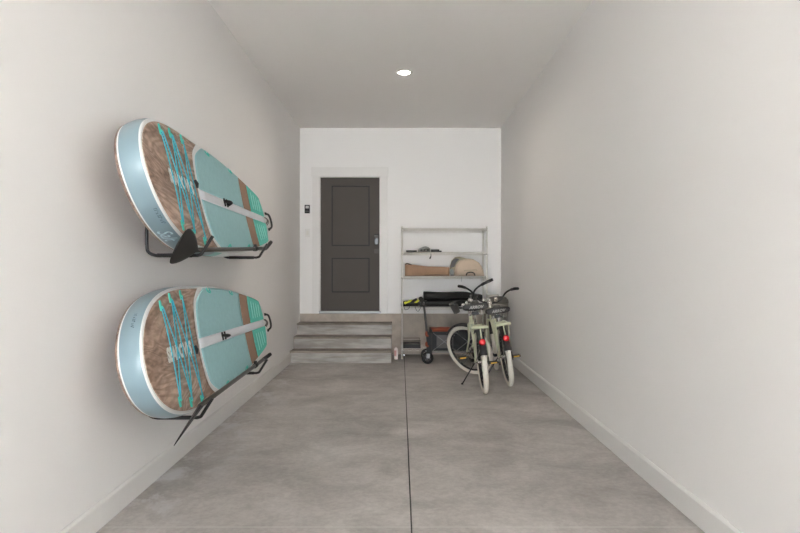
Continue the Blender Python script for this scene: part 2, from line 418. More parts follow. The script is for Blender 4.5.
# recessed ceiling light
LX, LY = 0.04, 6.29
t = thing('recessed_light', 'round white recessed downlight glowing in the middle of the ceiling', 'ceiling light', (LX, LY, ZC))
MB().lathe((LX, LY, ZC), (0, 0, -1), [(0.062, -0.001), (0.092, -0.001), (0.092, 0.004), (0.082, 0.010), (0.066, 0.010), (0.062, 0.006)], 40).build('trim_ring', M['wire'], t)
MB().lathe((LX, LY, ZC), (0, 0, -1), [(0.066, -0.001), (0.066, 0.006), (0.045, 0.016), (0.0, 0.020)], 40).build('lens', M['lamp'], t)

# ------------------------------------------------------------------ wooden steps
SX0, SX1 = -1.5265, -0.13
ys = [8.0, 8.27, 8.54]; RH = 0.166
t = thing('wooden_steps', 'three grey weathered wooden steps up to the dark door', 'steps', ((SX0 + SX1) / 2, ys[0], 0))
for i, y in enumerate(ys):
    z1 = RH * (i + 1)
    MB().box((SX0, y, RH * i + (0.0 if i == 0 else 0.0)), (SX1, y + 0.022, z1 - 0.026), 0.002).build('riser', M['step_riser'], t)
    yb = ys[i + 1] + 0.0 if i < 2 else YB
    MB().box((SX0, y - 0.006, z1 - 0.026), (SX1, yb, z1), 0.004).build('tread', M['step_tread'], t)
mb = MB()
prof = [(ys[0] + 0.022, 0)] 
for i, y in enumerate(ys):
    prof += [(y + 0.022, RH * i if i else 0.0), (y + 0.022, RH * (i + 1) - 0.026)]
prof += [(YB, RH * 3 - 0.026), (YB, 0)]
pr = [];
for p in prof:
    if not pr or p != pr[-1]: pr.append(p)
mb.prism([(SX1 - 0.020, p[0], p[1]) for p in pr], (0.020, 0, 0))
mb.build('side_panel', M['step_riser'], t)

# ------------------------------------------------------------------ paddle boards
BL, WH, SN, PN, ST, PT, WT, TH, RK = 3.1004, .3763, .3089, 2.257, .4475, 2.0801, .2792, .1187, .0981
def wf(s):
    s = min(max(s, 0.0), 1.0)
    a = min(max(1 - s / SN, 0), 1); nose = max(0.0, 1 - a ** PN) ** 0.5
    b = min(max((s - ST) / (1 - ST), 0), 1); tail = 1 - 0.54 * b ** 1.6
    return WH * nose * tail
def bw(s):          # outline with a rounded square tail
    if s >= 0.968: return wf(0.968) * 0.002
    w = wf(s)
    if s > 0.86: w *= max(0.0, 1 - ((s - 0.86) / 0.108) ** 2.6) ** 0.5 * 0.998 + 0.002
    return w
def winner(s, d=0.011):
    return max(0.0, bw(s - d / BL) - d)

def make_board(Q, label, lower):
    X, H, lean, pitch, yaw, Z0 = Q
    def B(s, v, n):
        u = s * BL - BL / 2
        nn = n + RK * min(max(1 - s / 0.4, 0), 1) ** 2
        x = nn * math.cos(lean) - v * math.sin(lean); h = v * math.cos(lean) + nn * math.sin(lean)
        z = u * math.cos(pitch) - h * math.sin(pitch); h2 = h * math.cos(pitch) + u * math.sin(pitch)
        x2 = x * math.cos(yaw) + z * math.sin(yaw); z2 = z * math.cos(yaw) - x * math.sin(yaw)
        return Vector((X + x2, Z0 + z2, H + h2))
    base_p = B(0.5, -WH, -TH / 2)
    root = thing('paddle_board', label, 'paddle board', base_p, 'inflatable paddle boards on the left wall')
    # --- body
    N = 90
    S = [0.0] + [0.30 * (k / 34) ** 2 for k in range(1, 35)] + [0.30 + 0.56 * k / 34 for k in range(1, 35)] + [0.86 + 0.108 * math.sin(PI / 2 * k / 18) for k in range(1, 19)]
    side = [(s, bw(s)) for s in S]
    out = [(s, w) for s, w in side] + [(s, -w) for s, w in side[::-1] if w > 1e-6 and s > 0]
    n = len(out)
    # outward normals in the s,v plane
    nor = []
    for i in range(n):
        a = out[i - 1]; c = out[(i + 1) % n]
        d = Vector(((c[0] - a[0]) * BL, c[1] - a[1])); nn_ = Vector((-d.y, d.x))
        nn_.normalize(); nor.append(nn_)
    prof = [(-0.006, 0.0), (0.0, -0.002), (0.005, -0.010), (0.010, -0.03), (0.0125, -0.06), (0.010, -0.092), (0.005, -0.110), (0.002, -0.1187), (0.0, -0.130), (-0.02, -0.138)]
    mb = MB(); rings = []
    for (o, d) in prof:
        rings.append([mb.v(B(out[i][0] + nor[i].x * o / BL, out[i][1] + nor[i].y * o, d)) for i in range(n)])
    for k in range(len(prof) - 1):
        for i in range(n):
            j = (i + 1) % n; s = (out[i][0] + out[j][0]) / 2
            if k in (0, 1): mi = 1
            elif k in (6,): mi = 1
            elif k in (7, 8): mi = 3
            else: mi = 0 if s < 0.37 else (2 if s < 0.41 else 1)
            mb.f((rings[k][i], rings[k][j], rings[k + 1][j], rings[k + 1][i]), mi)
    def cap(ring, mi):
        m_ = len(side)
        for i in range(m_ - 1):
            a, b = i, i + 1; c, d = (n - i - 1) if i + 1 < n else 0, (n - i) % n
            vs = []
            for q in (ring[a], ring[b], ring[c % n], ring[d]):
                if q not in vs: vs.append(q)
            if len(vs) >= 3: mb.f(vs, mi)
    cap(rings[0], 1); cap(rings[-1], 3)
    mb.build('board_body', [M['blue'], M['white_pvc'], M['teal_pvc'], M['hull_wood']], root)
    # --- deck sheets
    def sheet(name, sa, sb, va, vb, m, par, n0=0.0035, rows=24, cols=20, inset=0.011):
        mb = MB(); G = []
        for r in range(rows + 1):
            row = []
            for c in range(cols + 1):
                q = c / cols; s = 0.3; v = 0
                tau = (r / rows) ** 1.6 if name == 'nose_pad' else r / rows
                for _ in range(4):
                    lo_ = max(va(s), -winner(s, inset)); hi_ = min(vb(s), winner(s, inset))
                    if hi_ < lo_: hi_ = lo_
                    v = lo_ + q * (hi_ - lo_); s = sa(v) + tau * (sb(v) - sa(v))
                row.append((s, v))
            G.append(row)
        Vt = [[mb.v(B(s, v, n0)) for s, v in r] for r in G]; Vb = [[mb.v(B(s, v, -0.001)) for s, v in r] for r in G]
        for r in range(rows):
            for c in range(cols): mb.f((Vt[r][c], Vt[r][c + 1], Vt[r + 1][c + 1], Vt[r + 1][c]))
        for r in range(rows):
            for c in (0, cols): mb.f((Vt[r][c], Vt[r + 1][c], Vb[r + 1][c], Vb[r][c]), smooth=False)
        for c in range(cols):
            for r in (0, rows): mb.f((Vt[r][c], Vt[r][c + 1], Vb[r][c + 1], Vb[r][c]), smooth=False)
        bmesh.ops.remove_doubles(mb.bm, verts=mb.bm.verts, dist=0.0004)
        return mb.build(name, m, par)
    big = lambda s: 1.0
    nbig = lambda s: -1.0
    def wood_end(v):
        a = abs(v) / 0.36; return 0.326 + 0.036 * a ** 2.5 + 0.02 * max(0, (a - 0.8) / 0.2)
    def teal_start(v):
        a = abs(v) / 0.36; return 0.340 + 0.040 * a ** 2.2 + 0.038 * max(0.0, (a - 0.72) / 0.28) ** 1.5
    band0 = lambda v: 0.692 + 0.012 * (abs(v) / 0.3) ** 2
    band1 = lambda v: 0.770 + 0.012 * (abs(v) / 0.3) ** 2
    pad = sheet('nose_pad', lambda v: 0.0068, wood_end, nbig, big, M['wood_print'], root, rows=34, cols=24)
    hs = 0.033
    sheet('deck_pad', teal_start, band0, lambda s: hs, big, M['foam_teal'], root)
    sheet('deck_pad', teal_start, band0, nbig, lambda s: -hs, M['foam_teal'], root)
    sheet('deck_band', band0, band1, lambda s: hs, big, M['foam_brown'], root, rows=6)
    sheet('deck_band', band0, band1, nbig, lambda s: -hs, M['foam_brown'], root, rows=6)
    tail_end = lambda v: 0.928 - 0.02 * (abs(v) / 0.2) ** 2
    for a, b in ((lambda s: hs, big), (nbig, lambda s: -hs)):
        kp = sheet('kick_pad', lambda v: band1(v) + 0.004, tail_end, a, b, M['foam_aqua'], root, n0=0.006)
        sg = 1 if a is not nbig else -1
        for kk in range(4):
            s0 = 0.803 + kk * 0.026; vt = (winner(s0) - 0.045)
            mb = MB(); mb.tube([B(s0 + 0.006 * q, sg * (0.07 + (vt - 0.07) * q), 0.006) for q in (0, 0.5, 1)], 0.0045, 6)
            mb.build('ridge', M['foam_aqua_l'], kp)
    sheet('centre_stripe', lambda v: 0.338, lambda v: 0.922, lambda s: -hs, lambda s: hs, M['stripe'], root, rows=16, cols=4)
    # --- bungee deck lacing
    top = [(0.147, 0.272), (0.212, 0.305), (0.286, 0.325)] if not lower else [(0.140, 0.270), (0.202, 0.310), (0.270, 0.325)]
    bot = [(0.153, -0.265), (0.219, -0.298), (0.286, -0.328)] if not lower else [(0.148, -0.265), (0.212, -0.305), (0.280, -0.335)]
    def strand(a, b, ph):
        P = []
        for k in range(9):
            q = k / 8; s = a[0] + (b[0] - a[0]) * q; v = a[1] + (b[1] - a[1]) * q
            P.append(B(s, v, 0.012 + 0.006 * math.sin(PI * q) + 0.004 * ph))
        return P
    lc = 0
    for i, j, e in ((0, 0, 0), (1, 0, 0), (0, 1, 0), (1, 1, .004), (2, 1, 0), (1, 2, 0), (2, 2, .003)):
        MB().tube(strand((top[i][0] + e, top[i][1] - 0.012), (bot[j][0] + e, bot[j][1] + 0.012), lc % 3), 0.0038, 6).build('bungee_cord', M['cord'], root); lc += 1
    for k, (s, v) in enumerate(top + bot):
        sg = 1 if v > 0 else -1; mb = MB()
        P = [(-.008, -.022), (.008, -.022), (.010, .004), (.006, .026), (-.006, .026), (-.010, .004)]
        mb.prism([B(s + a * 1.0 / BL * 1.3, v + sg * b * 1.2, 0.002) for a, b in P], B(s, v, 0.009) - B(s, v, 0.0))
        tb = mb.build('cord_tab', M['tab'], root)
        MB().torus(B(s, v - sg * 0.008, 0.016), B(s, v, 1) - B(s, v, 0), 0.006, 0.0025, 14, 6).build('loop', M['tab'], tb)
    a, b = ((0.288, 0.0), (0.292, -0.052)) if lower else ((0.302, 0.072), (0.308, 0.022))
    mb = MB(); mb.tube([B(a[0], a[1], 0.018), B((a[0] + b[0]) / 2, (a[1] + b[1]) / 2, 0.024), B(b[0], b[1], 0.018)], [0.009, 0.012, 0.007], 10); mb.build('cord_toggle', M['blk'], root)
    # --- lettering
    mb = MB(); cs, cv = (0.2025, -0.006) if lower else (0.218, 0.012)
    add_text(mb, 'SEADOVES', 0.104, lambda x, y: B(cs + x * 0.93 / BL, cv + y, 0.0055), 0.007)
    vmax = None
    mb.build('lettering', M['letter'], pad)
    # --- carry handle
    mb = MB(); hc, hv = (0.505, 0.0) if lower else (0.520, 0.012)
    for d in (-0.055, 0.045):
        mb.tube([B(hc + d * 0.2, -0.03 + hv, 0.006), B(hc + d * 0.2, 0.03 + hv, 0.006)], 0.008, 6)
    mb.tube(catmull([B(hc - .015, hv + .006, .004), B(hc - .010, hv + .004, .024), B(hc, hv, .034), B(hc + .010, hv - .004, .026), B(hc + .014, hv - .008, .004)], 4), 0.011, 8, flat=2.0)
    mb.build('carry_handle', M['blk'], root)
    # --- D-ring loops along the deck edge
    for (s, v) in ((0.452, .352), (0.626, .322), (0.462, -.345), (0.640, -.318)):
        sg = 1 if v > 0 else -1; mb = MB()
        mb.tube(catmull([B(s - .006, v + sg * .014, .002), B(s - .008, v - sg * .012, .012), B(s, v - sg * .026, .018), B(s + .008, v - sg * .012, .012), B(s + .006, v + sg * .014, .002)], 4), 0.0042, 6)
        d = mb.build('d_ring', M['tab'], root)
        MB().box((-.014, -.012, -.002), (.014, .012, .003), 0.001, Matrix.Translation(B(s, v + sg * .008, .003)) @ Matrix.Rotation(-lean, 4, 'Y') @ Matrix.Rotation(PI / 2, 4, 'Y')).build('ring_patch', M['white_pvc'], d)
    # --- tail: leash ring and black grab handle
    mb = MB(); mb.tube(catmull([B(.932, .03, .003), B(.935, .012, .02), B(.936, -.012, .02), B(.934, -.035, .003)], 4), 0.006, 7)
    mb.tube(catmull([B(.944, .03, .003), B(.947, .005, .02), B(.947, -.02, .02), B(.945, -.045, .003)], 4), 0.005, 7)
    mb.build('leash_ring', M['pewter'], root)
    mb = MB(); mb.tube(catmull([B(.958, .075, .0), B(.968, .06, .026), B(.971, .0, .034), B(.970, -.06, .028), B(.960, -.085, .0)], 6), 0.010, 8)
    th_ = mb.build('tail_handle', M['blk'], root)
    for v in (.075, -.085): MB().sphere(B(.957, v, .004), .014).build('handle_mount', M['blk'], th_)
    # --- print on the rail
    def rail_fn(s0, sg, depth, up):
        # walk along the outline from s0
        pts_ = [(s0 + k * 0.0005) for k in range(-160, 161)]
        acc = [0.0]
        for k in range(1, len(pts_)):
            ds = (pts_[k] - pts_[k - 1]) * BL; dw = bw(pts_[k]) - bw(pts_[k - 1]); acc.append(acc[-1] + math.hypot(ds, dw))
        mid = acc[160]
        def fn(x, y):
            t_ = mid + x * (-1 if sg > 0 else 1)
            k = min(range(len(acc)), key=lambda i: abs(acc[i] - t_))
            s = pts_[k]; d = depth + y * up
            o = 0.0145
            ds = 0.0005; dv = (bw(s + ds) - bw(s - ds)) / (2 * ds * BL); q = math.hypot(1, dv)
            return B(s - dv / q * o / BL, sg * (bw(s) + o / q), d)
        return fn
    if lower:
        mb = MB(); add_text(mb, "11' x 33\" x 6\"", 0.022, rail_fn(0.045, 1, -0.05, 1.0), 0.0006); mb.build('size_print', M['ink'], root)
    else:
        mb = MB(); add_text(mb, "11' x 33\" x 6\"", 0.024, rail_fn(0.060, -1, -0.030, 1.0), 0.0006); mb.build('size_print', M['ink'], root)
        mb = MB(); add_text(mb, 'Salt', 0.10, rail_fn(0.118, -1, -0.062, 1.0), 0.001, 0.5); mb.build('script_print', M['script'], root)
    return root, B

QU = (-1.3105, 1.7910, .2282, -.0115, -.0034, 4.2809); QL = (-1.3165, .8121, .1926, -.0199, -.0054, 4.2886)
make_board(QU, 'upper pale blue paddle board with wood print nose, highest on the left wall', False)
make_board(QL, 'lower pale blue paddle board with wood print nose, hung nearest the floor', True)

# --- wall rack arms
def rack(y, h, label, dx=0.0):
    x0 = -XW + 0.018
    t = thing('wall_rack_arm', label, 'rack', (x0, y, h - 0.02), 'black wall rack arms holding the paddle boards')
    mb = MB(); mb.tube(catmull([(x0, y, h + 0.46), (x0, y, h + 0.2), (x0, y, h + 0.06), (x0 + 0.012, y, h + 0.018), (x0 + 0.05, y, h), (x0 + 0.09, y, h)], 5), 0.010, 10)
    mb.tube([(x0 + 0.09, y, h), (-1.215 + dx, y, h)], 0.010, 10); mb.build('arm_tube', M['blk_metal'], t)
    MB().tube([(x0 + 0.062, y, h), (-1.24, y, h)], 0.0125, 12).build('foam_sleeve', M['blk'], t)
    MB().tube(catmull([(-1.222 + dx, y, h), (-1.198 + dx, y, h + 0.006), (-1.184 + dx, y, h + 0.024), (-1.127 + dx, y, h + 0.115)], 5), 0.010, 10).build('hook', M['blk_metal'], t)
    mb = MB()
    for dz in (0.40, 0.22): MB().box((-XW + 0.0005, y - 0.02, h + dz - 0.02), (-XW + 0.012, y + 0.02, h + dz + 0.02), 0.003).build('wall_bracket', M['blk_metal'], t)
rack(3.45, 1.392, 'black tube rack arm under the nose of the upper paddle board, beside the blade', 0.010)
rack(4.90, 1.404, 'black tube rack arm under the tail of the upper paddle board', 0.002)
rack(3.45, 0.427, 'black tube rack arm under the nose of the lower paddle board', 0.008)
rack(4.90, 0.428, 'black tube rack arm under the tail of the lower paddle board')

# --- paddles
def paddle(neck, far, tipA, tipB, label, gy):
    neck, far, tipA, tipB = map(Vector, (neck, far, tipA, tipB))
    t = thing('paddle', label, 'paddle', neck)
    d = (far - neck).normalized()
    MB().tube([neck - d * 0.02, neck + d * 0.3, far], 0.0145, 12).build('shaft', M['shaft'], t)
    cl = neck + (far - neck) * 0.80
    mb = MB(); mb.tube([cl - d * 0.03, cl + d * 0.03], 0.020, 12); mb.box((-.010, -.02, -.008), (.010, .02, .012), 0.003, Matrix.Translation(cl + Vector((0.0, 0, .024)))); mb.build('clamp', M['blk'], t)
    # T grip
    gd = Vector(gy)
    mb = MB(); mb.tube(catmull([far - d * 0.05, far, far + d * 0.03 + gd * 0.02, far + d * 0.05 + gd * 0.085], 4), [0.017] * 9 + [0.016] * 3 + [0.013], 10)
    mb.build('grip', M['blk'], t)
    # blade : rounded triangle, thin lens section
    mid = (tipA + tipB) / 2; ax = (mid - neck); wd = (tipB - tipA) / 2; nr = ax.cross(wd).normalized()
    prof = [(0.0, 0.10), (0.06, 0.14), (0.16, 0.36), (0.30, 0.60), (0.46, 0.79), (0.62, 0.92), (0.76, 0.99), (0.86, 1.0), (0.93, 0.95), (0.975, 0.82), (1.0, 0.60), (1.008, 0.25)]
    rings = []
    for (q, w) in prof:
        c = neck + ax * q; hw = wd * w; th = 0.011 * (1 - q) + 0.004
        rings.append([c + hw * math.cos(2 * PI * k / 16) + nr * th * math.sin(2 * PI * k / 16) for k in range(16)])
    MB().loft(rings).build('blade', M['blade'], t)
paddle((-1.2005, 3.42, 1.4235), (-1.172, 5.02, 1.4840), W(167.5, 263.5, 2.92), W(186.5, 227.5, 2.95),
       'paddle with broad black blade held along the bottom edge of the upper board', (0.5, 0.1, 0.75))
wv = Vector((-.56, .1, -.82)); mt = W(180, 436.5, 3.0)
paddle((-1.172, 3.41, 0.5105), (-1.172, 5.00, 0.5340), mt + wv * 0.085, mt - wv * 0.085,
       'paddle lying along the lower board with its black blade seen edge on', (0.5, 0.1, 0.4))

# ------------------------------------------------------------------ wire shelving
SXL, SXR, SYF, SYB = 0.024, 1.246, 8.36, 8.745
TIERS = [1.888, 1.543, 1.197, 0.750, 0.153]
t = thing('wire_shelving', 'tall white wire shelving unit with five tiers against the back wall', 'shelving', ((SXL + SXR) / 2, (SYF + SYB) / 2, 0))
for x in (SXL, SXR):
    for y in (SYF, SYB):
        mb = MB(); mb.tube([(x, y, 0.012), (x, y, 1.895)], 0.0125, 12); mb.lathe((x, y, 1.895), (0, 0, 1), [(0.0155, 0), (0.0155, 0.014), (0.010, 0.019)], 12)
        mb.lathe((x, y, 0), (0, 0, 1), [(0.016, 0), (0.016, 0.012), (0.010, 0.016)], 12); p = mb.build('post', M['wire'], t)
        for z in TIERS: MB().lathe((x, y, z - 0.04), (0, 0, 1), [(0.018, 0), (0.0155, 0.042)], 12).build('collar', M['wire'], p)
for z in TIERS:
    mb = MB(); r = 0.0032
    for y in (SYF, SYB):
        mb.tube([(SXL, y, z - r), (SXR, y, z - r)], r, 6); mb.tube([(SXL, y, z - 0.034), (SXR, y, z - 0.034)], r, 6)
        n = 22; mb.tube([(SXL + (SXR - SXL) * k / n, y, z - (0.006 if k % 2 else 0.032)) for k in range(n + 1)], 0.0024, 5)
    for x in (SXL, SXR):
        mb.tube([(x, SYF, z - r), (x, SYB, z - r)], r, 6); mb.tube([(x, SYF, z - 0.034), (x, SYB, z - 0.034)], r, 6)
        n = 8; mb.tube([(x, SYF + (SYB - SYF) * k / n, z - (0.006 if k % 2 else 0.032)) for k in range(n + 1)], 0.0024, 5)
    for k in range(1, 48):
        x = SXL + (SXR - SXL) * k / 48; mb.tube([(x, SYF, z - 0.0018), (x, SYB, z - 0.0018)], 0.0017, 5)
    for y in (SYF + 0.13, SYF + 0.26): mb.tube([(SXL, y, z - 0.006), (SXR, y, z - 0.006)], 0.003, 5)
    mb.build('wire_shelf', M['wire'], t)

ZM = 8.47
def X_(px, z=ZM): return (px - 400.5) / F * z
def H_(py, z=ZM): return HC - (py - 267.5) / F * z

def pillow(x0, x1, y0, y1, z0, z1, e=0.35, nx=14, ny=8, wob=0.0, tl=1.0, tr=1.0, seed=1):
    """soft bag : superellipse loft along x; tl/tr scale the height at the ends"""
    rnd = random.Random(seed); rings = []
    for i in range(nx + 1):
        q = i / nx; s = min(1.0, (1 - abs(2 * q - 1) ** 6) ** 0.5 + 0.25 * (0 < q < 1)) if 0 < q < 1 else 0.55
        hgt = (z1 - z0) * (tl + (tr - tl) * q) * s; dep = (y1 - y0) * (0.85 + 0.15 * s); ring = []
        for k in range(18):
            a = 2 * PI * k / 18; c, d = math.cos(a), math.sin(a)
            cc = math.copysign(abs(c) ** e, c); dd = math.copysign(abs(d) ** e, d)
            zz = z0 + hgt / 2 + dd * hgt / 2
            if d > 0.2: zz += wob * (rnd.random() - 0.5)
            ring.append(((x0 + (x1 - x0) * q), (y0 + y1) / 2 + cc * dep / 2, zz))
        rings.append(ring)
    return MB().loft(rings)

# second tier: flat black bars and wrapped bundle
z2 = TIERS[1] + 0.0005
def bar(x0, x1, y, w, h, label, tilt=0.0):
    tt = thing('flat_bar', label, 'tool', ((x0 + x1) / 2, y, z2))
    MB().box((x0, y - w / 2, z2), (x1, y + w / 2, z2 + h), 0.006).build('bar', M['blk'], tt)
    MB().box((x0 + 0.02, y - w / 2 - 0.003, z2 + h * 0.3), (x1 - 0.02, y - w / 2 + 0.002, z2 + h * 0.7), 0.002).build('groove', M['dkplastic'], tt)
bar(X_(406), X_(416.8), 8.46, 0.05, 0.027, 'flat black bar lying left of the grey bundle on the second shelf')
bar(X_(430.8), X_(439), 8.44, 0.05, 0.040, 'thicker black bar directly right of the grey bundle on the second shelf')
bar(X_(434), X_(441.8), 8.52, 0.05, 0.024, 'thin black bar sticking out to the right behind the thicker black bar')
tt = thing('wrapped_bundle', 'grey plastic wrapped bundle between the black bars on the second shelf', 'bundle', (X_(424), 8.46, z2))
mb = pillow(X_(417.6), X_(430.2), 8.39, 8.55, z2, z2 + 0.055, 0.7, 10, 8, 0.02, 0.8, 1.1, 3); mb.build('wrapping', M['clear'], tt)
mb = MB(); mb.tube(catmull([(X_(419), 8.41, z2 + .035), (X_(422), 8.40, z2 + .055), (X_(425), 8.42, z2 + .070), (X_(428), 8.43, z2 + .060), (X_(429.5), 8.42, z2 + .035)], 5), 0.014, 8); mb.build('rolled_strap', M['lgrey_fab'], tt)
mb = MB()
for a, b in ((420.2, 422.2), (423.4, 425.2), (426.6, 428.6)): mb.box((X_(a), 8.385, z2 + 0.016), (X_(b), 8.40, z2 + 0.040), 0.004)
mb.build('buckle', M['dkplastic'], tt)
tt = thing('hanging_clip', 'tiny black clip hanging below the second shelf', 'clip', W(430.2, 259, 8.36))
MB().tube(catmull([W(430.9, 253.6, 8.352), W(431.0, 255.8, 8.352), W(430.4, 257.4, 8.352), W(429.7, 258.8, 8.352)], 4), [0.004] * 5 + [0.008] * 4 + [0.010] * 4, 8).build('clip_body', M['blk'], tt)

# third tier: tan package, beige bag
z3 = TIERS[2] + 0.0005
tt = thing('canvas_sleeve', 'long tan canvas sleeve tapering to the right on the third shelf', 'bag', (X_(427), 8.5, z3))
rings = []
for i in range(13):
    q = i / 12; x = X_(405) + (X_(449.3) - X_(405)) * q; h = (0.172 - 0.045 * q) * (0.97 + 0.03 * math.sin(9 * q)); y0 = 8.40 + 0.02 * q; y1 = 8.62 - 0.02 * q
    rings.append([(x, y0 + 0.012, z3), (x, y0, z3 + 0.014), (x, y0 - 0.006 + 0.02 * math.sin(5 * q) ** 2, z3 + h * 0.5), (x, y0 + 0.008, z3 + h - 0.012), (x, y0 + 0.03, z3 + h), (x, y1 - 0.03, z3 + h * 0.96), (x, y1, z3 + h * 0.8), (x, y1, z3 + 0.01)])
MB().loft(rings).build('sleeve_body', M['tan'], tt)
MB().tube(catmull([(X_(405.2), 8.408, z3 + .165), (X_(407), 8.405, z3 + .180), (X_(409.5), 8.405, z3 + .170), (X_(411.5), 8.408, z3 + .160)], 4), 0.008, 7).build('dark_flap', M['brown_dk'], tt)
MB().tube([(X_(424), 8.412, z3 + .012), (X_(436), 8.414, z3 + .018), (X_(448), 8.418, z3 + .012)], 0.005, 6).build('bottom_seam', M['brown_dk'], tt)
tt = thing('grey_roll', 'small light grey cloth roll wedged between the tan sleeve and the beige bag', 'cloth', (X_(452), 8.5, z3))
mb = MB(); mb.tube([(X_(451.6), 8.39, z3 + 0.051), (X_(451.6), 8.494, z3 + 0.051)], [0.05, 0.05], 16); mb.build('cloth', M['lgrey_fab'], tt, lambda c: Vector((X_(451.6) + (c.x - X_(451.6)) * 0.52, c.y, c.z)))
MB().box((X_(450), 8.384, z3 + 0.0), (X_(453.4), 8.42, z3 + 0.022), 0.004).build('dark_band', M['grey_fab'], tt)
tt = thing('beige_bag', 'rounded beige fabric bag with a black handle and grey back on the third shelf', 'bag', (X_(470), 8.52, z3))
def outline(pts, y0, y1, bulge, z=ZM):
    P = [(X_(a, z), H_(b, z)) for a, b in pts]
    cx = sum(p[0] for p in P) / len(P); cz = sum(p[1] for p in P) / len(P); rings = []
    for (y, s) in ((y0, 0.80), (y0 + bulge * 0.25, 0.92), (y0 + bulge, 1.0), (y1 - bulge, 1.0), (y1 - bulge * 0.25, 0.94), (y1, 0.84)):
        rings.append([(cx + (p[0] - cx) * s, y, max(z3, cz + (p[1] - cz) * s) if s == 1 else max(z3 + 0.002, cz + (p[1] - cz) * s)) for p in P])
    return MB().loft(rings)
front = [(455, 276), (454.6, 271), (456.2, 264.5), (459.5, 260.8), (464, 259.3), (469, 259), (474, 260), (478, 262.4), (481, 266), (482.6, 270.5), (484, 276)]
outline(front, 8.385, 8.50, 0.035).build('main_pocket', M['beige'], tt)
back = [(452, 276), (450.4, 268), (452, 261), (455.5, 257.2), (460, 256.6), (466, 258), (474, 259.2), (480, 263), (482, 269), (483, 276)]
outline(back, 8.50, 8.62, 0.03).build('back_panel', M['beige_dk'], tt)
gp = [(450.8, 267.8), (451.6, 262.5), (453.4, 259.6), (456, 258.3), (459.3, 259.2), (456.4, 262.2), (454.6, 266.8)]
MB().prism([(X_(a), 8.49, H_(b)) for a, b in gp], (0, 0.02, 0)).build('grey_side', M['grey_fab'], tt)
mb = MB(); mb.tube(catmull([(X_(466.2, 8.37), 8.378, H_(275.3, 8.37)), (X_(467.2, 8.37), 8.36, H_(273), ), (X_(470.5, 8.37), 8.35, H_(272.2)), (X_(473.8, 8.37), 8.36, H_(273)), (X_(475, 8.37), 8.378, H_(275.3))], 5), 0.0085, 8); mb.build('carry_handle', M['blk'], tt)
mb = MB(); mb.tube(catmull([(X_(463.3), 8.392, H_(271.6)), (X_(464.5), 8.384, H_(270.3)), (X_(470), 8.382, H_(270)), (X_(475.5), 8.384, H_(269.8)), (X_(476.5), 8.392, H_(271))], 4), 0.006, 6); mb.build('pocket_seam', M['beige_dk'], tt)
MB().tube(catmull([(X_(459), 8.395, H_(275.5)), (X_(458.4), 8.392, H_(270)), (X_(459.6), 8.393, H_(264.6)), (X_(462), 8.41, H_(261))], 4), 0.005, 6).build('piping', M['beige_dk'], tt)
mb = MB()
for a in (461.3, 481): mb.tube([(X_(a, 8.36), 8.352, H_(276.5, 8.36)), (X_(a + 0.1, 8.36), 8.350, H_(281.5, 8.36))], 0.0025, 5)
mb.build('hanging_string', M['lgrey_fab'], tt)

# fourth tier: life vest, two black bags
z4 = TIERS[3] + 0.0005
tt = thing('life_vest', 'black and yellow life vest lying at the left end of the fourth shelf', 'life vest', (X_(410.5), 8.5, z4))
mb = pillow(X_(400.9, 8.42), X_(418.6), 8.38, 8.68, z4, z4 + 0.105, 0.75, 12, 8, 0.012, 0.55, 1.15, 5); mb.build('vest_body', M['bag_black'], tt)
def patch(pts, name, m, y=8.385, th=0.016):
    P = [(X_(a, y), y, H_(b, y)) for a, b in pts]; MB().prism(P, (0, th, 0)).build(name, m, tt)
patch([(404.0, 302.8), (405.0, 301.6), (407.2, 301.8), (409.2, 300.0), (411.8, 299.8), (412.2, 300.6), (409.8, 302.4), (407.6, 303.0), (405.2, 304.4)], 'yellow_panel', M['yellow'], 8.376)
patch([(414.0, 302.4), (416.2, 301.0), (417.6, 299.6), (419.6, 300.4), (418.0, 301.8), (417.0, 302.9), (414.6, 302.9)], 'yellow_panel', M['yellow'], 8.376)
for a, b, c in ((404.0, 406.0, 409.6), (415.2, 418.0, 421.0)):
    mb = MB(); mb.tube(catmull([W(a, 306.5, 8.352), W(a + 0.6, 309.0, 8.350), W(b, 309.8 + (c > 415) * 1.6, 8.350), W(c - 0.8, 308.6, 8.350), W(c, 306.5, 8.352)], 5), 0.0032, 6); mb.build('strap', M['blk'], tt)
tt = thing('black_duffel', 'big black soft bag on top of the flat one on the fourth shelf', 'bag', (X_(451), 8.5, z4 + 0.088))
zt = z4 + 0.092
rings = []
for i in range(17):
    q = i / 16; x = X_(423.9) + (X_(482) - X_(423.9)) * q
    top = H_(291.9 + 0.0 * q + 0.7 * math.sin(q * 5) ** 2 + (2.2 * max(0, q - 0.75) * 4)); y0 = 8.40; y1 = 8.66
    e = 0.02 if 0 < i < 16 else 0.0
    rings.append([(x, y0 + 0.03, zt), (x, y0 - e, zt + 0.02), (x, y0 - e - 0.006 * math.sin(q * 17), (zt + top) / 2), (x, y0 + 0.01, top - 0.014), (x, y0 + 0.035, top), (x, y1 - 0.03, top), (x, y1, top - 0.03), (x, y1, zt + 0.02), (x, y1 - 0.03, zt)])
MB().loft(rings).build('bag_body', M['bag_black'], tt)
mb = MB(); mb.tube([(X_(425), 8.378, zt + 0.045), (X_(440), 8.372, zt + 0.040), (X_(470), 8.372, zt + 0.044)], 0.006, 6); mb.build('zip_seam', M['bag_black2'], tt)
tt = thing('flat_bag', 'flat black bag underneath the big soft bag on the fourth shelf', 'bag', (X_(444), 8.5, z4))
mb = pillow(X_(424.4), X_(478), 8.37, 8.68, z4, z4 + 0.090, 0.45, 16, 8, 0.0, 0.97, 1.0, 9); mb.build('bag_body', M['bag_black2'], tt)
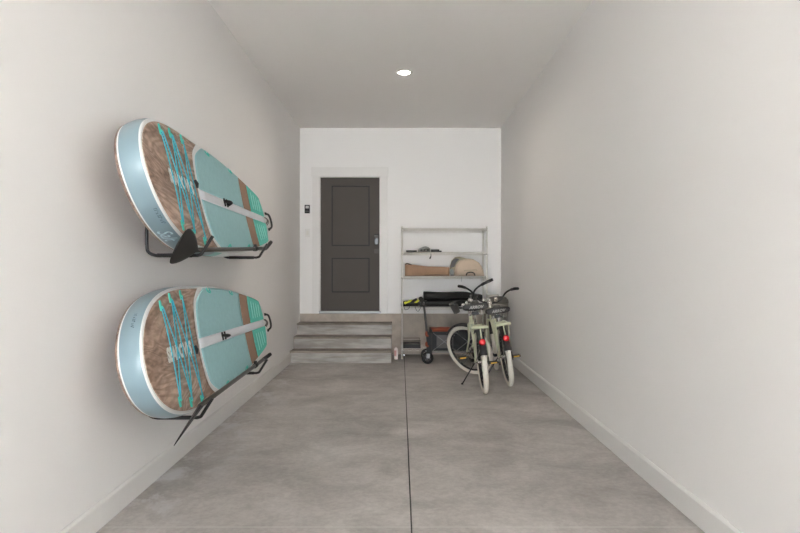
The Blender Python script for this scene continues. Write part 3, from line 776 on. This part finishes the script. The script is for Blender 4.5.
mb = MB(); mb.tube([(X_(428), 8.366, z4 + .045), (X_(445), 8.364, z4 + .05), (X_(465), 8.366, z4 + .043)], 0.007, 6); mb.build('binding', M['bag_black'], tt)
tt = thing('rolled_mat', 'small black roll end poking out between the life vest and the black bags', 'roll', (X_(421.3), 8.5, z4))
MB().tube([(X_(421.3), 8.50, z4 + 0.100), (X_(421.3), 8.70, z4 + 0.100)], 0.034, 18).build('roll', M['bag_black'], tt)
MB().box((X_(419.2), 8.42, z4), (X_(423.7), 8.68, z4 + 0.067), 0.01).build('pouch', M['bag_black2'], tt)

# bottom tier: tray with rack
z5 = TIERS[4] + 0.0005
tt = thing('black_tray', 'low black tray with a grey wire rack on it, on the bottom shelf', 'tray', (X_(411), 8.5, z5))
mb = MB(); xa, xb = X_(402.2, 8.40), X_(420.5, 8.40)
outer = [(xa + .012, 8.40), (xb - .012, 8.40), (xb - .012, 8.68), (xa + .012, 8.68)]
mb.box((xa + .01, 8.39, z5), (xb - .01, 8.68, z5 + .006), 0.002)
for (a, b, c, d) in ((xa, 8.378, xb, 8.39), (xa, 8.68, xb, 8.69), (xa, 8.378, xa + .012, 8.69), (xb - .012, 8.378, xb, 8.69)): mb.box((a, b, z5), (c, d, z5 + .055), 0.003)
mb.build('tray_body', M['blk'], tt)
mb = MB(); hz = z5 + 0.056
for y in (8.385, 8.44, 8.50, 8.56, 8.62, 8.68): mb.tube([(xa, y, hz), (xb, y, hz)], 0.003, 6)
for x in (xa + .004, xb - .004):
    mb.tube([(x, 8.385, hz), (x, 8.68, hz)], 0.003, 6)
    for y in (8.385, 8.68): mb.tube([(x, y, hz), (x, y, hz + .055)], 0.003, 6)
mb.tube([(xa, 8.385, hz + .055), (xb, 8.385, hz + .055)], 0.0045, 6); mb.tube([(xa, 8.68, hz + .055), (xb, 8.68, hz + .055)], 0.0045, 6)
mb.build('wire_rack', M['pewter'], tt)
# carton between steps and shelving
tt = thing('small_carton', 'small white and pink carton on the floor between the steps and the shelving', 'carton', W(396, 359.5, 8.32))
c = W(396.1, 359.5, 8.32); MB().box((c.x - .026, c.y, 0.0005), (c.x + .026, c.y + .05, .155), 0.004).build('box', M['carton'], tt)
MB().box((c.x - .0265, c.y - .0008, .05), (c.x + .004, c.y + .0005, .13), 0.0).build('pink_panel', M['pink'], tt)
MB().lathe((c.x, c.y + .025, .155), (0, 0, 1), [(.016, -.002), (.016, .012), (.012, .014)], 16).build('cap', M['carton'], tt)

# ------------------------------------------------------------------ folding wagon
wx0, wx1, wy0, wy1 = 0.385, 1.10, 7.93, 8.26; wz0, wz1 = 0.185, 0.485
t = thing('folding_wagon', 'collapsible charcoal wagon with burnt orange trim standing in front of the shelving', 'wagon', ((wx0 + wx1) / 2, (wy0 + wy1) / 2, 0))
mb = MB()
th = 0.012
mb.box((wx0 + .035, wy0 + .02, wz0), (wx1, wy0 + .02 + th, wz1 - .03), 0.004); mb.box((wx0 + .035, wy1 - .02 - th, wz0), (wx1, wy1 - .02, wz1 - .03), 0.004)
mb.box((wx0 + .035, wy0 + .02, wz0), (wx0 + .035 + th, wy1 - .02, wz1 - .03), 0.004); mb.box((wx1 - th, wy0 + .02, wz0), (wx1, wy1 - .02, wz1 - .03), 0.004)
mb.box((wx0 + .035, wy0 + .02, wz0 - .008), (wx1, wy1 - .02, wz0 + .006), 0.003)
body = mb.build('fabric_body', M['wagon_fab'], t)
mb = MB(); mb.box((wx0 + .11, wy0 + .012, wz0 + .03), (wx0 + .34, wy0 + .02, wz1 - .09), 0.004); mb.build('side_pocket', M['grey_fab'], body)
rings = []
for i in range(11):
    q = i / 10; x = wx0 + .04 + (0.33) * q; h = .022 + .012 * math.sin(q * 3.1) + .004 * math.sin(q * 19)
    rings.append([(x, wy0 + .02, wz1 - .045), (x, wy0 + .002, wz1 - .03), (x, wy0 + .006, wz1 - .02 + h * .4), (x, wy0 + .05, wz1 - .03 + h), (x, wy0 + .16, wz1 - .03 + h * 1.0), (x, wy1 - .04, wz1 - .03 + h * .7), (x, wy1 - .02, wz1 - .045)])
MB().loft(rings).build('orange_cover', M['orange'], t)
MB().sphere((wx0 + .36, wy0 + .06, wz1 + .005), .035, (1, 1, .8)).build('corner_cap', M['blk'], t)
for y in (wy0, wy1):
    mb = MB()
    n0 = wx0 + .06
    for k in range(2):
        a = n0 + k * 0.32; b = a + 0.31
        mb.tube([(a, y, wz0 + .0), (b, y, wz1 - .06)], 0.0055, 8); mb.tube([(a, y + .002, wz1 - .06), (b, y + .002, wz0)], 0.0055, 8)
        mb.cyl(((a + b) / 2, y - .006, (wz0 + wz1 - .06) / 2), ((a + b) / 2, y + .008, (wz0 + wz1 - .06) / 2), 0.010)
    mb.tube([(wx0 + .04, y, wz0 - .02), (wx1, y, wz0 - .02)], 0.008, 8)
    mb.build('cross_frame', M['steel'], t)
for y in (wy0, wy1):
    for x in (wx0 + .038, wx1): MB().tube([(x, y, 0.10), (x, y, wz1 - .015)], 0.011, 10).build('upright_tube', M['dkplastic'], t)
for (x, y) in ((wx0 - .015, wy0), (wx0 - .015, wy1), (wx1 + .005, wy0), (wx1 + .005, wy1)):
    mb = MB(); mb.torus((x, y, .083), (0, 1, 0), .064, .018, 32, 10, rx=.021); wl = mb.build('wheel', M['blk'], t)
    mb = MB(); mb.lathe((x, y - .016, .083), (0, 1, 0), [(.022, 0), (.022, .032)], 16)
    for k in range(6):
        a = PI / 3 * k; mb.tube([(x, y, .083), (x + .055 * math.cos(a), y, .083 + .055 * math.sin(a))], .008, 6)
    mb.build('wheel_hub', M['dkplastic'], wl)
    mb = MB(); mb.box((x - .016, y - .03, .083), (x + .030, y - .024, .14), .003); mb.box((x - .016, y + .024, .083), (x + .030, y + .03, .14), .003); mb.box((x - .016, y - .03, .135), (x + .032, y + .03, .145), .003); mb.build('caster_fork', M['steel'], wl)
# pull handle
hx0 = wx0 - .005; pv = (wx0 - .01, wy0 - .015, .17)
mb = MB(); ptop = W(423.7, 303, 7.93); pbot = W(428.0, 345, 7.93)
mb.tube([pbot, W(426.4, 327, 7.925), ptop], [0.016, 0.016, 0.014], 10); hd = mb.build('pull_handle', M['dkplastic'], t)
MB().torus(W(423.4, 303.2, 7.93), (0.15, 1, 0), 0.032, 0.012, 28, 8).build('handle_ring', M['blk'], hd)
mb = MB(); mb.box((wx0 - .03, wy0 - .03, .16), (wx0 + .03, wy0 - .002, .44), 0.008); mb.build('front_panel', M['wagon_fab'], t)
for z in (.415, .275):
    mb = MB(); mb.sphere((wx0 - .030, wy0 - .02, z), .024, (.8, .7, 1.5)); mb.sphere((wx0 - .018, wy0 - .03, z - .025), .016, (1.2, .7, 1)); mb.build('orange_strap', M['orange'], t)

# ------------------------------------------------------------------ metal bin in the corner
bc = (1.338, 7.975)
t = thing('metal_bin', 'tall grey metal bin in the corner behind the right hand bicycle', 'bin', (bc[0], bc[1], 0))
MB().lathe((bc[0], bc[1], 0), (0, 0, 1), [(.138, 0), (.140, .01), (.142, .40), (.143, .80), (.143, .835)], 40).build('body', M['bin'], t)
MB().lathe((bc[0], bc[1], .832), (0, 0, 1), [(.146, 0), (.146, .02), (.138, .05), (.112, .078), (.07, .092), (.0, .096)], 40).build('lid', M['bin_dk'], t)
MB().box((bc[0] - .142, bc[1] + .02, .90), (bc[0] + .02, bc[1] + .10, .945), .004).build('lid_hinge', M['bin'], t)
MB().lathe((bc[0], bc[1], 0), (0, 0, 1), [(.1435, .004), (.1435, .05)], 40).build('base_ring', M['bin_dk'], t)

# ------------------------------------------------------------------ bicycles
def bicycle(label, px_, py_, heading, lean, steer, sad_h, crank, rise=1.0, roll=0.0):
    WR = 0.33; WB = 1.04
    hd = math.radians(heading); ln = math.radians(lean); st = math.radians(steer)
    sx = Vector((-math.cos(math.radians(68)), 0, math.sin(math.radians(68))))
    P0 = Vector((WB - 0.05 / math.sin(math.radians(68)), 0, WR))
    Rm = Matrix.Rotation(st, 3, sx)
    delta = [0.0]
    def world(p):
        x, y, z = p
        z = z - x / WB * delta[0]
        y2 = y * math.cos(ln) + z * math.sin(ln); z2 = -y * math.sin(ln) + z * math.cos(ln)
        fx, fy = math.sin(hd), math.cos(hd)
        return Vector((px_ + fx * x - fy * y2, py_ + fy * x + fx * y2, z2 + lift[0]))
    lift = [0.0]
    def stw(p):
        return world(P0 + Rm @ (Vector(p) - P0))
    # ground both tyres
    def lowest(fn, cx):
        return min(fn(Vector((cx + (WR - .027 + .027 * math.cos(b)) * math.cos(a), .026 * math.sin(b), WR + (WR - .027 + .027 * math.cos(b)) * math.sin(a)))).z
                   for a in [2 * PI * k / 180 for k in range(180)] for b in [2 * PI * k / 16 for k in range(16)])
    for _ in range(4):
        lift[0] -= lowest(world, 0.0); delta[0] += lowest(stw, WB) * 1.0
    lift[0] -= min(lowest(world, 0.0), lowest(stw, WB))
    t = thing('bicycle', label, 'bicycle', world((WB / 2, 0, 0)) * 1.0, 'pale mint cruiser bicycles on kickstands')
    V = Vector
    # frame
    bb = V((.45, 0, .285)); stt = V((.285, 0, .66)); ht = P0 + sx * .47; hb = P0 + sx * .36
    mb = MB()
    mb.tube([bb, stt], .0165, 12)
    mb.tube([hb - sx * .02, ht + sx * .01], .021, 14)
    mb.tube(catmull([ht - sx * .02, V((.62, 0, .62)), V((.45, 0, .52)), V((.36, 0, .49))], 6), .0165, 12)
    mb.tube(catmull([hb, V((.70, 0, .50)), V((.56, 0, .36)), bb], 6), .019, 12)
    for s in (1, -1):
        mb.tube(catmull([stt - V((-.01, 0, .03)), V((.17, s * .045, .52)), V((0, s * .062, WR))], 5), .009, 10)
        mb.tube(catmull([bb, V((.3, s * .045, .285)), V((0, s * .062, WR))], 5), .010, 10)
        mb.tube(catmull([ht - sx * .06 + V((0, s * .012, 0)), V((.55, s * .03, .60)), V((.30, s * .04, .55)), V((.15, s * .05, .47)), V((0, s * .062, WR))], 5), .008, 8)
    mb.tube([V((.45, -.04, .285)), V((.45, .04, .285))], .024, 16)
    mb.build('frame', M['frame'], t, world)
    # fork
    mb = MB(); cr = P0 + sx * .365
    for s in (1, -1):
        mb.tube(catmull([cr + V((0, s * .05, 0)), P0 + sx * .18 + V((.005, s * .055, 0)), V((WB, s * .06, WR))], 6), [.015] * 4 + [.013] * 4 + [.010] * 5, 10)
    mb.tube([cr + V((0, -.055, 0)), cr + V((0, .055, 0))], .018, 10); mb.tube([cr, hb], .017, 10)
    mb.build('fork', M['frame'], t, stw)
    # wheels
    def wheel(name, cx, fn):
        mb = MB(); mb.torus((cx, 0, WR), (0, 1, 0), WR - .058, .010, 64, 8, rx=.016); mb.mi = 1
        for k in range(32):
            a = 2 * PI * k / 32; mb.sphere((cx + (WR - .068) * math.cos(a), 0, WR + (WR - .068) * math.sin(a)), .0065, u=6, v=4)
        w = mb.build(name, [M['blk_metal'], M['chrome']], t, fn)
        MB().torus((cx, 0, WR), (0, 1, 0), WR - .028, .028, 72, 12, rx=.028).build('tyre', M['tyre'], w, fn)
        mb = MB()
        for k in range(32):
            a = 2 * PI * k / 32; s = 1 if k % 2 else -1; b = a + (0.5 if (k // 2) % 2 else -0.5)
            mb.tube([(cx + .024 * math.cos(b), s * .03, WR + .024 * math.sin(b)), (cx + (WR - .064) * math.cos(a), 0, WR + (WR - .064) * math.sin(a))], .0016, 4)
        mb.build('spokes', M['blk_metal'], w, fn)
        MB().lathe((cx, -.06, WR), (0, 1, 0), [(.008, -.01), (.010, .012), (.026, .02), (.026, .03), (.015, .04), (.015, .08), (.026, .09), (.026, .10), (.010, .108), (.008, .13)], 16).build('hub', M['chrome'], w, fn)
        return w
    wheel('rear_wheel', 0.0, world); wheel('front_wheel', WB, stw)
    # fenders
    def fender(cx, a0, a1, fn, wd=.038):
        R = WR + .018; rings = []
        for k in range(19):
            a = math.radians(a0 + (a1 - a0) * k / 18); ring = []
            for (dr, y) in ((-.012, -wd), (.002, -wd * .75), (.010, 0), (.002, wd * .75), (-.012, wd), (-.015, wd * .9), (-.001, wd * .65), (.006, 0), (-.001, -wd * .65), (-.015, -wd * .9)):
                ring.append((cx + (R + dr) * math.cos(a), y, WR + (R + dr) * math.sin(a)))
            rings.append(ring)
        return MB().loft(rings)
    rf = fender(0.0, 55, 160, world).build('rear_fender', M['saddle'], t, world)
    fender(WB, 50, 150, stw).build('front_fender', M['saddle'], t, stw)
    mb = MB()
    for s in (1, -1): mb.tube([(-.30, s * .036, .50), (0, s * .064, WR)], .003, 6)
    mb.build('fender_stay', M['chrome'], rf, world)
    mb = MB()
    for s in (1, -1): mb.sphere((-.343, s * .014, .445), .006, u=8, v=6)
    mb.build('fender_bolts', M['chrome'], rf, world)
    # red reflector
    a = math.radians(131); c = V((WR + .05) * 1 * (0, 0, 0)) if False else V(((WR + .045) * math.cos(a), 0, WR + (WR + .045) * math.sin(a)))
    c = V((-.285, 0, .575))
    MB().lathe(c, (-1, 0, .15), [(.030, -.012), (.034, .0), (.030, .014), (.015, .020), (.0, .022)], 24).build('red_reflector', M['red'], t, world)
    # rack
    mb = MB(); zr = .715
    loop = catmull([(.16, .05, zr), (0, .062, zr), (-.16, .066, zr), (-.205, .05, zr), (-.215, 0, zr), (-.205, -.05, zr), (-.16, -.066, zr), (0, -.062, zr), (.16, -.05, zr)], 5)
    mb.tube(loop, .0085, 8); mb.tube([(-.212, -.082, zr), (-.212, .082, zr)], .0155, 10); mb.tube([(-.09, -.066, zr), (-.09, .066, zr)], .008, 8); mb.tube([(.05, -.062, zr), (.05, .062, zr)], .008, 8)
    mb.tube([(.16, -.05, zr), (.27, -.012, .66)], .006, 8); mb.tube([(.16, .05, zr), (.27, .012, .66)], .006, 8)
    for s in (1, -1): mb.tube([(-.12, s * .068, zr), (0, s * .068, WR)], .0055, 8)
    mb.tube([(-.212, .0, zr), (-.262, 0, .61)], .007, 8)
    mb.build('rear_rack', M['frame'], t, world)
    # seat post, saddle
    MB().tube([stt - V((-.012, 0, .03)), V((.285 - (sad_h - .66) * .44, 0, sad_h - .06))], .0135, 12).build('seat_post', M['chrome'], t, world)
    scx = .285 - (sad_h - .66) * .44 - .02; rings = []
    for (dx, hw, top, bot) in ((-.146, .095, -.002, -.054), (-.140, .122, .006, -.058), (-.12, .138, .014, -.062), (-.06, .138, .010, -.060), (-.01, .105, .004, -.05), (.05, .06, .002, -.042), (.10, .036, .002, -.036), (.135, .026, -.004, -.03), (.145, .012, -.012, -.026)):
        ring = []
        for k in range(16):
            b = 2 * PI * k / 16; cy, cz = math.cos(b), math.sin(b)
            yy = math.copysign(abs(cy) ** .6, cy) * hw; m_ = (top + bot) / 2; zz = m_ + math.copysign(abs(cz) ** .6, cz) * (top - bot) / 2
            ring.append((scx + dx, yy, sad_h + zz))
        rings.append(ring)
    sd = MB().loft(rings).build('saddle', M['saddle'], t, world)
    mb = MB(); mb.sphere((scx - .06, 0, sad_h + .012), .05, (1.2, .9, .6)); mb.build('saddle_dome', M['cup'], sd, world)
    mb = MB(); add_text(mb, 'ARROV', .044, lambda x, y: V((scx - .1485, -x * 1.0, sad_h - .028 + y)), .0012, .35); mb.build('lettering', M['saddle_txt'], sd, world)
    for s in (1, -1):
        mb = MB(); mb.tube([(scx - .085 + .018 * math.cos(k * .7), s * .062 + .018 * math.sin(k * .7), sad_h - .060 - k * .0011) for k in range(50)], .004, 6)
        mb.build('saddle_spring', M['chrome'], sd, world)
    mb = MB()
    for s in (1, -1): mb.tube(catmull([(scx - .085, s * .062, sad_h - .115), (scx - .02, s * .03, sad_h - .10), (scx + .08, s * .018, sad_h - .045)], 4), .0045, 6)
    mb.box((scx - .02, -.035, sad_h - .118), (scx + .05, .035, sad_h - .085), .006); mb.build('saddle_rails', M['blk_metal'], sd, world)
    # handlebar
    stp = P0 + sx * .590; fw = V((sx.z, 0, -sx.x))     # forward, square to the steering axis
    mb = MB(); mb.tube([ht, stp - sx * .01], .0125, 12); mb.tube([stp - sx * .02, stp + fw * .03], .014, 10); mb.cyl(stp + fw * .03 + V((0, -.03, 0)), stp + fw * .03 + V((0, .03, 0)), .019); mb.build('stem', M['chrome'], t, stw)
    c = stp + fw * .03
    half = [(0, .0, 0), (.0, .06, .002), (.01, .14, .03), (-.005, .205, .095), (-.045, .255, .125), (-.12, .300, .142), (-.215, .350, .150)]
    def hb_pt(q, s): return c + V((q[0], s * q[1], q[2] * rise + s * q[1] * math.sin(math.radians(roll))))
    full = [hb_pt(q, -1) for q in half[::-1]] + [hb_pt(q, 1) for q in half[1:]]
    hb_o = MB(); hb_o.tube(catmull(full, 6), .0115, 10); hbo = hb_o.build('handlebar', M['blk_metal'], t, stw)
    for s in (1, -1):
        MB().tube([hb_pt((-.085, .279, .135), s), hb_pt((-.15, .316, .146), s), hb_pt((-.218, .352, .151), s)], [.0165, .018, .0175], 12).build('grip', M['blk'], hbo, stw)
    # cup on the left half of the bar
    cc = c + V((.03, .185, .055)); 
    mb = MB(); mb.lathe(cc - V((0, 0, .065)), (0, 0, 1), [(.036, 0), (.038, .004), (.050, .125), (.053, .128), (.050, .131), (.045, .128), (.034, .012), (.0, .010)], 24); cu = mb.build('cup_holder', M['cup'], t, stw)
    MB().torus(cc + V((0, 0, .05)), (0, 0, 1), .051, .005, 28, 6).build('cup_rim', M['blk'], cu, stw)
    mb = MB(); mb.cyl(c + V((-.02, -.08, .02)), c + V((.02, -.08, .045)), .022, .022); mb.sphere(c + V((.0, .07, .035)), .024, (1, 1, .8)); mb.sphere(c + V((.0, .0, .03)), .02); mb.build('bell_and_clamps', M['chrome'], t, stw)
    # drive train
    mb = MB(); mb.lathe((.45, -.058, .285), (0, 1, 0), [(.09, 0), (.09, .005), (.07, .006)], 36); mb.lathe((.45, -.075, .285), (0, 1, 0), [(.018, 0), (.018, .15)], 16)
    ca = math.radians(crank); arms = []
    for s in (1, -1):
        e = V((.45 + s * .165 * math.cos(ca), s * .085, .285 + s * .165 * math.sin(ca))); mb.tube([(.45, s * .07, .285), e], [.013, .010], 8); arms.append((s, e))
    mb.build('crankset', M['blk_metal'], t, world)
    for s, e in arms:
        mb = MB(); y0, y1 = sorted((s * .105, s * .205)); mb.box((e.x - .045, y0, e.z - .010), (e.x + .045, y1, e.z + .010), .004); mb.tube([(e.x, s * .08, e.z), (e.x, s * .208, e.z)], .007, 8)
        pd = mb.build('pedal', M['blk'], t, world)
        mb = MB(); ya, yb = sorted((s * .122, s * .188))
        for dx in (-.048, .044): mb.box((e.x + dx, ya, e.z - .0075), (e.x + dx + .004, yb, e.z + .0075), .001)
        mb.build('pedal_reflector', M['pedal_y'], pd, world)
    mb = MB(); cg = [(-.06, .33), (-.04, .385), (.10, .385), (.42, .392), (.52, .37), (.555, .30), (.53, .22), (.44, .185), (.40, .30), (.10, .31), (-.04, .29)]
    mb.prism([(x, -.068, z) for x, z in cg], (0, -.006, 0)); mb.build('chain_guard', M['blk_metal'], t, world)
    # kickstand: from behind the bottom bracket down to the floor on the left
    top = V((.40, .035, .27)); wt = world(top)
    L_ = V((-math.cos(hd), math.sin(hd), 0)); foot = wt + L_ * .14 + V((math.sin(hd), math.cos(hd), 0)) * .05
    foot.z = .008
    mb = MB(); mb.tube([wt, wt + (foot - wt) * .9, foot], [.0075, .0065, .0075], 8); mb.sphere(foot + V((0, 0, .003)), .011, (1.2, 1.2, .95)); mb.build('kickstand', M['blk_metal'], t)
    return t
bicycle('left pale mint cruiser bicycle with white tyres, its front wheel turned sharply sideways', .886, 6.08, 1.6, 6.0, 50, .935, 6)
bicycle('right pale mint cruiser bicycle with white tyres, close to the right hand wall', 1.219, 6.46, 1.8, 8.6, -6, .870, 4, 1.35, 8.5)

# ------------------------------------------------------------------ light
world = bpy.data.worlds.new('World'); scene.world = world; world.use_nodes = True
nt = world.node_tree; bg = nt.nodes['Background']
bg.inputs['Color'].default_value = (0.87, 0.935, 1.0, 1); bg.inputs['Strength'].default_value = 9.6
def lamp(x, y, power, z=ZC - 0.025):
    d = bpy.data.lights.new('downlight', 'AREA'); d.shape = 'DISK'; d.size = 0.13; d.energy = power; d.color = (1.0, 0.90, 0.80); d.spread = math.radians(165)
    o = bpy.data.objects.new('downlight', d); o.location = (x, y, z); COL.objects.link(o)
lamp(LX, LY, 6) 

sd_ = bpy.data.lights.new('sun', 'SUN'); sd_.energy = 60.0; sd_.angle = math.radians(2); sd_.color = (1.0, 0.985, 0.965)
so_ = bpy.data.objects.new('sun', sd_); COL.objects.link(so_)
so_.rotation_euler = Vector((0.25, -0.45, -0.85)).to_track_quat('-Z', 'Y').to_euler()

# ------------------------------------------------------------------ camera
cd_ = bpy.data.cameras.new('Camera'); cam = bpy.data.objects.new('Camera', cd_); COL.objects.link(cam)
cam.location = (0, 0, HC); cam.rotation_euler = (PI / 2, 0, 0)
cd_.sensor_width = 36; cd_.lens = F * 36 / 800; cd_.shift_x = -0.5 / 800; cd_.shift_y = 1.0 / 800
cd_.clip_start = 0.05
scene.camera = cam
vs = scene.view_settings; vs.view_transform = 'Standard'; vs.look = 'None'; vs.gamma = 1.0; vs.use_curve_mapping = False; vs.exposure = 0.88
